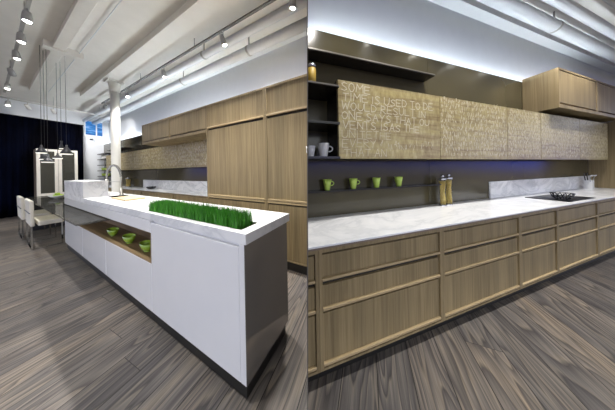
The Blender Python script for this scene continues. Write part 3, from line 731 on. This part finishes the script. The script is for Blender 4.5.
# cooktop and bowl
t = thing(RR, 'cooktop', (4.16, 1.145, .887), 'black glass cooktop set on the right worktop', 'cooktop')
MB().box(3.70, 4.46, .93, 1.28, .8872, .893, .001).build('glass_plate', 'blackglass', t)
MB().box(4.0, 4.32, .965, .985, .8932, .8936).build('control_strip', 'lamp', t)
c = (3.87, 1.03, .8933)
t = thing(RR, 'wire_bowl', c, 'low black wire bowl standing on the cooktop corner', 'bowl')
m = MB()
for zz, rr in ((.004, .045), (.04, .075), (.085, .09)):
    m.tube([(c[0]+rr*math.cos(2*math.pi*i/28), c[1]+rr*math.sin(2*math.pi*i/28), c[2]+zz) for i in range(29)], .0045, 6)
m.build('rings', 'black', t)
m = MB()
for k in range(14):
    th = 2*math.pi*k/14; ca, sa = math.cos(th), math.sin(th)
    m.tube([(c[0]+r*math.cos(th+tw), c[1]+r*math.sin(th+tw), c[2]+z) for r, z, tw in ((.045, .004, 0), (.066, .028, .15), (.08, .055, .3), (.09, .085, .45))], .005, 6)
m.lathe([(.046, .0), (.046, .004)], c, 20)
m.build('wires', 'black', t)
# utensil pot
c = (6.05, 1.325, .8875)
t = thing(RR, 'utensil_pot', c, 'white square pot of utensils at the right end of the worktop', 'pot')
m = MB(); w = .040
m.box(c[0]-w, c[0]+w, c[1]-w, c[1]+w, c[2], c[2]+.01).box(c[0]-w, c[0]-w+.006, c[1]-w, c[1]+w, c[2]+.01, c[2]+.165).box(c[0]+w-.006, c[0]+w, c[1]-w, c[1]+w, c[2]+.01, c[2]+.165).box(c[0]-w+.006, c[0]+w-.006, c[1]-w, c[1]-w+.006, c[2]+.01, c[2]+.165).box(c[0]-w+.006, c[0]+w-.006, c[1]+w-.006, c[1]+w, c[2]+.01, c[2]+.165)
m.build('pot_body', 'whiteware', t)
for k, (dx, dy, tx, ty, lab) in enumerate(((-.03, -.02, -.04, -.02, 'steel ladle leaning left in the white utensil pot'), (.02, -.03, .03, -.03, 'steel ladle leaning right in the white utensil pot'), (-.01, .03, -.02, .03, 'dark spatula at the back of the white utensil pot'), (.035, .02, .05, .03, 'dark spatula rightmost in the white utensil pot'))):
    p0 = Vector((c[0]+dx*.6, c[1]+dy*.6, c[2]+.012)); p1 = Vector((c[0]+dx+tx*.5, c[1]+dy+ty*.4, c[2]+.25))
    q = thing(RR, 'ladle' if k < 2 else 'spatula', p0, lab, 'utensil', 'utensils in the white pot')
    MB().tube([p0, p1], .006, 6).build('handle', 'chrome' if k < 2 else 'lamp', q)
    if k < 2: MB().lathe([(.0, -.022), (.022, -.014), (.030, .012), (.027, .012), (.019, -.01), (.0, -.018)], p1+Vector((0, 0, .012)), 14).build('scoop', 'chrome', q)
    else: MB().box(p1.x-.022, p1.x+.022, p1.y-.004, p1.y+.004, p1.z-.005, p1.z+.055, .003).build('blade', 'lamp', q)

# unseen track lighting added to light the right kitchen, above the frame
track(RR, (.35, .70, 3.62), (5.0, .70, 3.62), 'added unseen light track above the frame of the right kitchen', 'trackblack', None, .016, [(1.5, .70, 0), (4.0, .70, 0)])
for x in (.7, 1.7, 2.7, 3.7, 4.7):
    head(RR, (x, .70, 3.612), (x+.15, .98, 1.0), 'added unseen spotlight above the frame of the right kitchen', 'trackblack', 105, 100, 'added unseen spotlights above the frame of the right kitchen', .14)

# ------------------------------------------------------------------ added fill light and camera
W = bpy.data.worlds.new('added_fill'); S.world = W; W.use_nodes = True
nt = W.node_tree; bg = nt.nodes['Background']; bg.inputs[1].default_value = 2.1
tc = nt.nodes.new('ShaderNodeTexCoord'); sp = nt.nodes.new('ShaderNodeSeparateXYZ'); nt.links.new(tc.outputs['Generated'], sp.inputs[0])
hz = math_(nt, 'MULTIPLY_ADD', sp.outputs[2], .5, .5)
nt.links.new(ramp(nt, hz, [(.485, (.16, .13, .10)), (.500, (.08, .11, .55)), (.533, (.08, .12, .62)), (.56, (.90, .94, .98))]), bg.inputs[0])  # blue horizon band added for the reflection in the taupe panelling
cam = bpy.data.cameras.new('camera'); co = bpy.data.objects.new('camera', cam); COL.objects.link(co)
cam.sensor_width = 36; cam.sensor_fit = 'HORIZONTAL'; cam.lens = 36*155/615; cam.shift_x = 0; cam.shift_y = -(205-170)/615
cam.clip_start = .02; cam.clip_end = 100
co.matrix_world = Matrix.Translation((0, 0, CAMZ)) @ Matrix.Rotation(math.pi/2, 4, 'X') @ Matrix.Rotation(-TILT, 4, 'Z')
S.camera = co
vs = S.view_settings; vs.view_transform = 'Standard'; vs.look = 'None'; vs.exposure = 0; vs.gamma = 1; vs.use_curve_mapping = False
S.cycles.use_denoising = True
S.cycles.max_bounces = 8; S.cycles.sample_clamp_indirect = 6
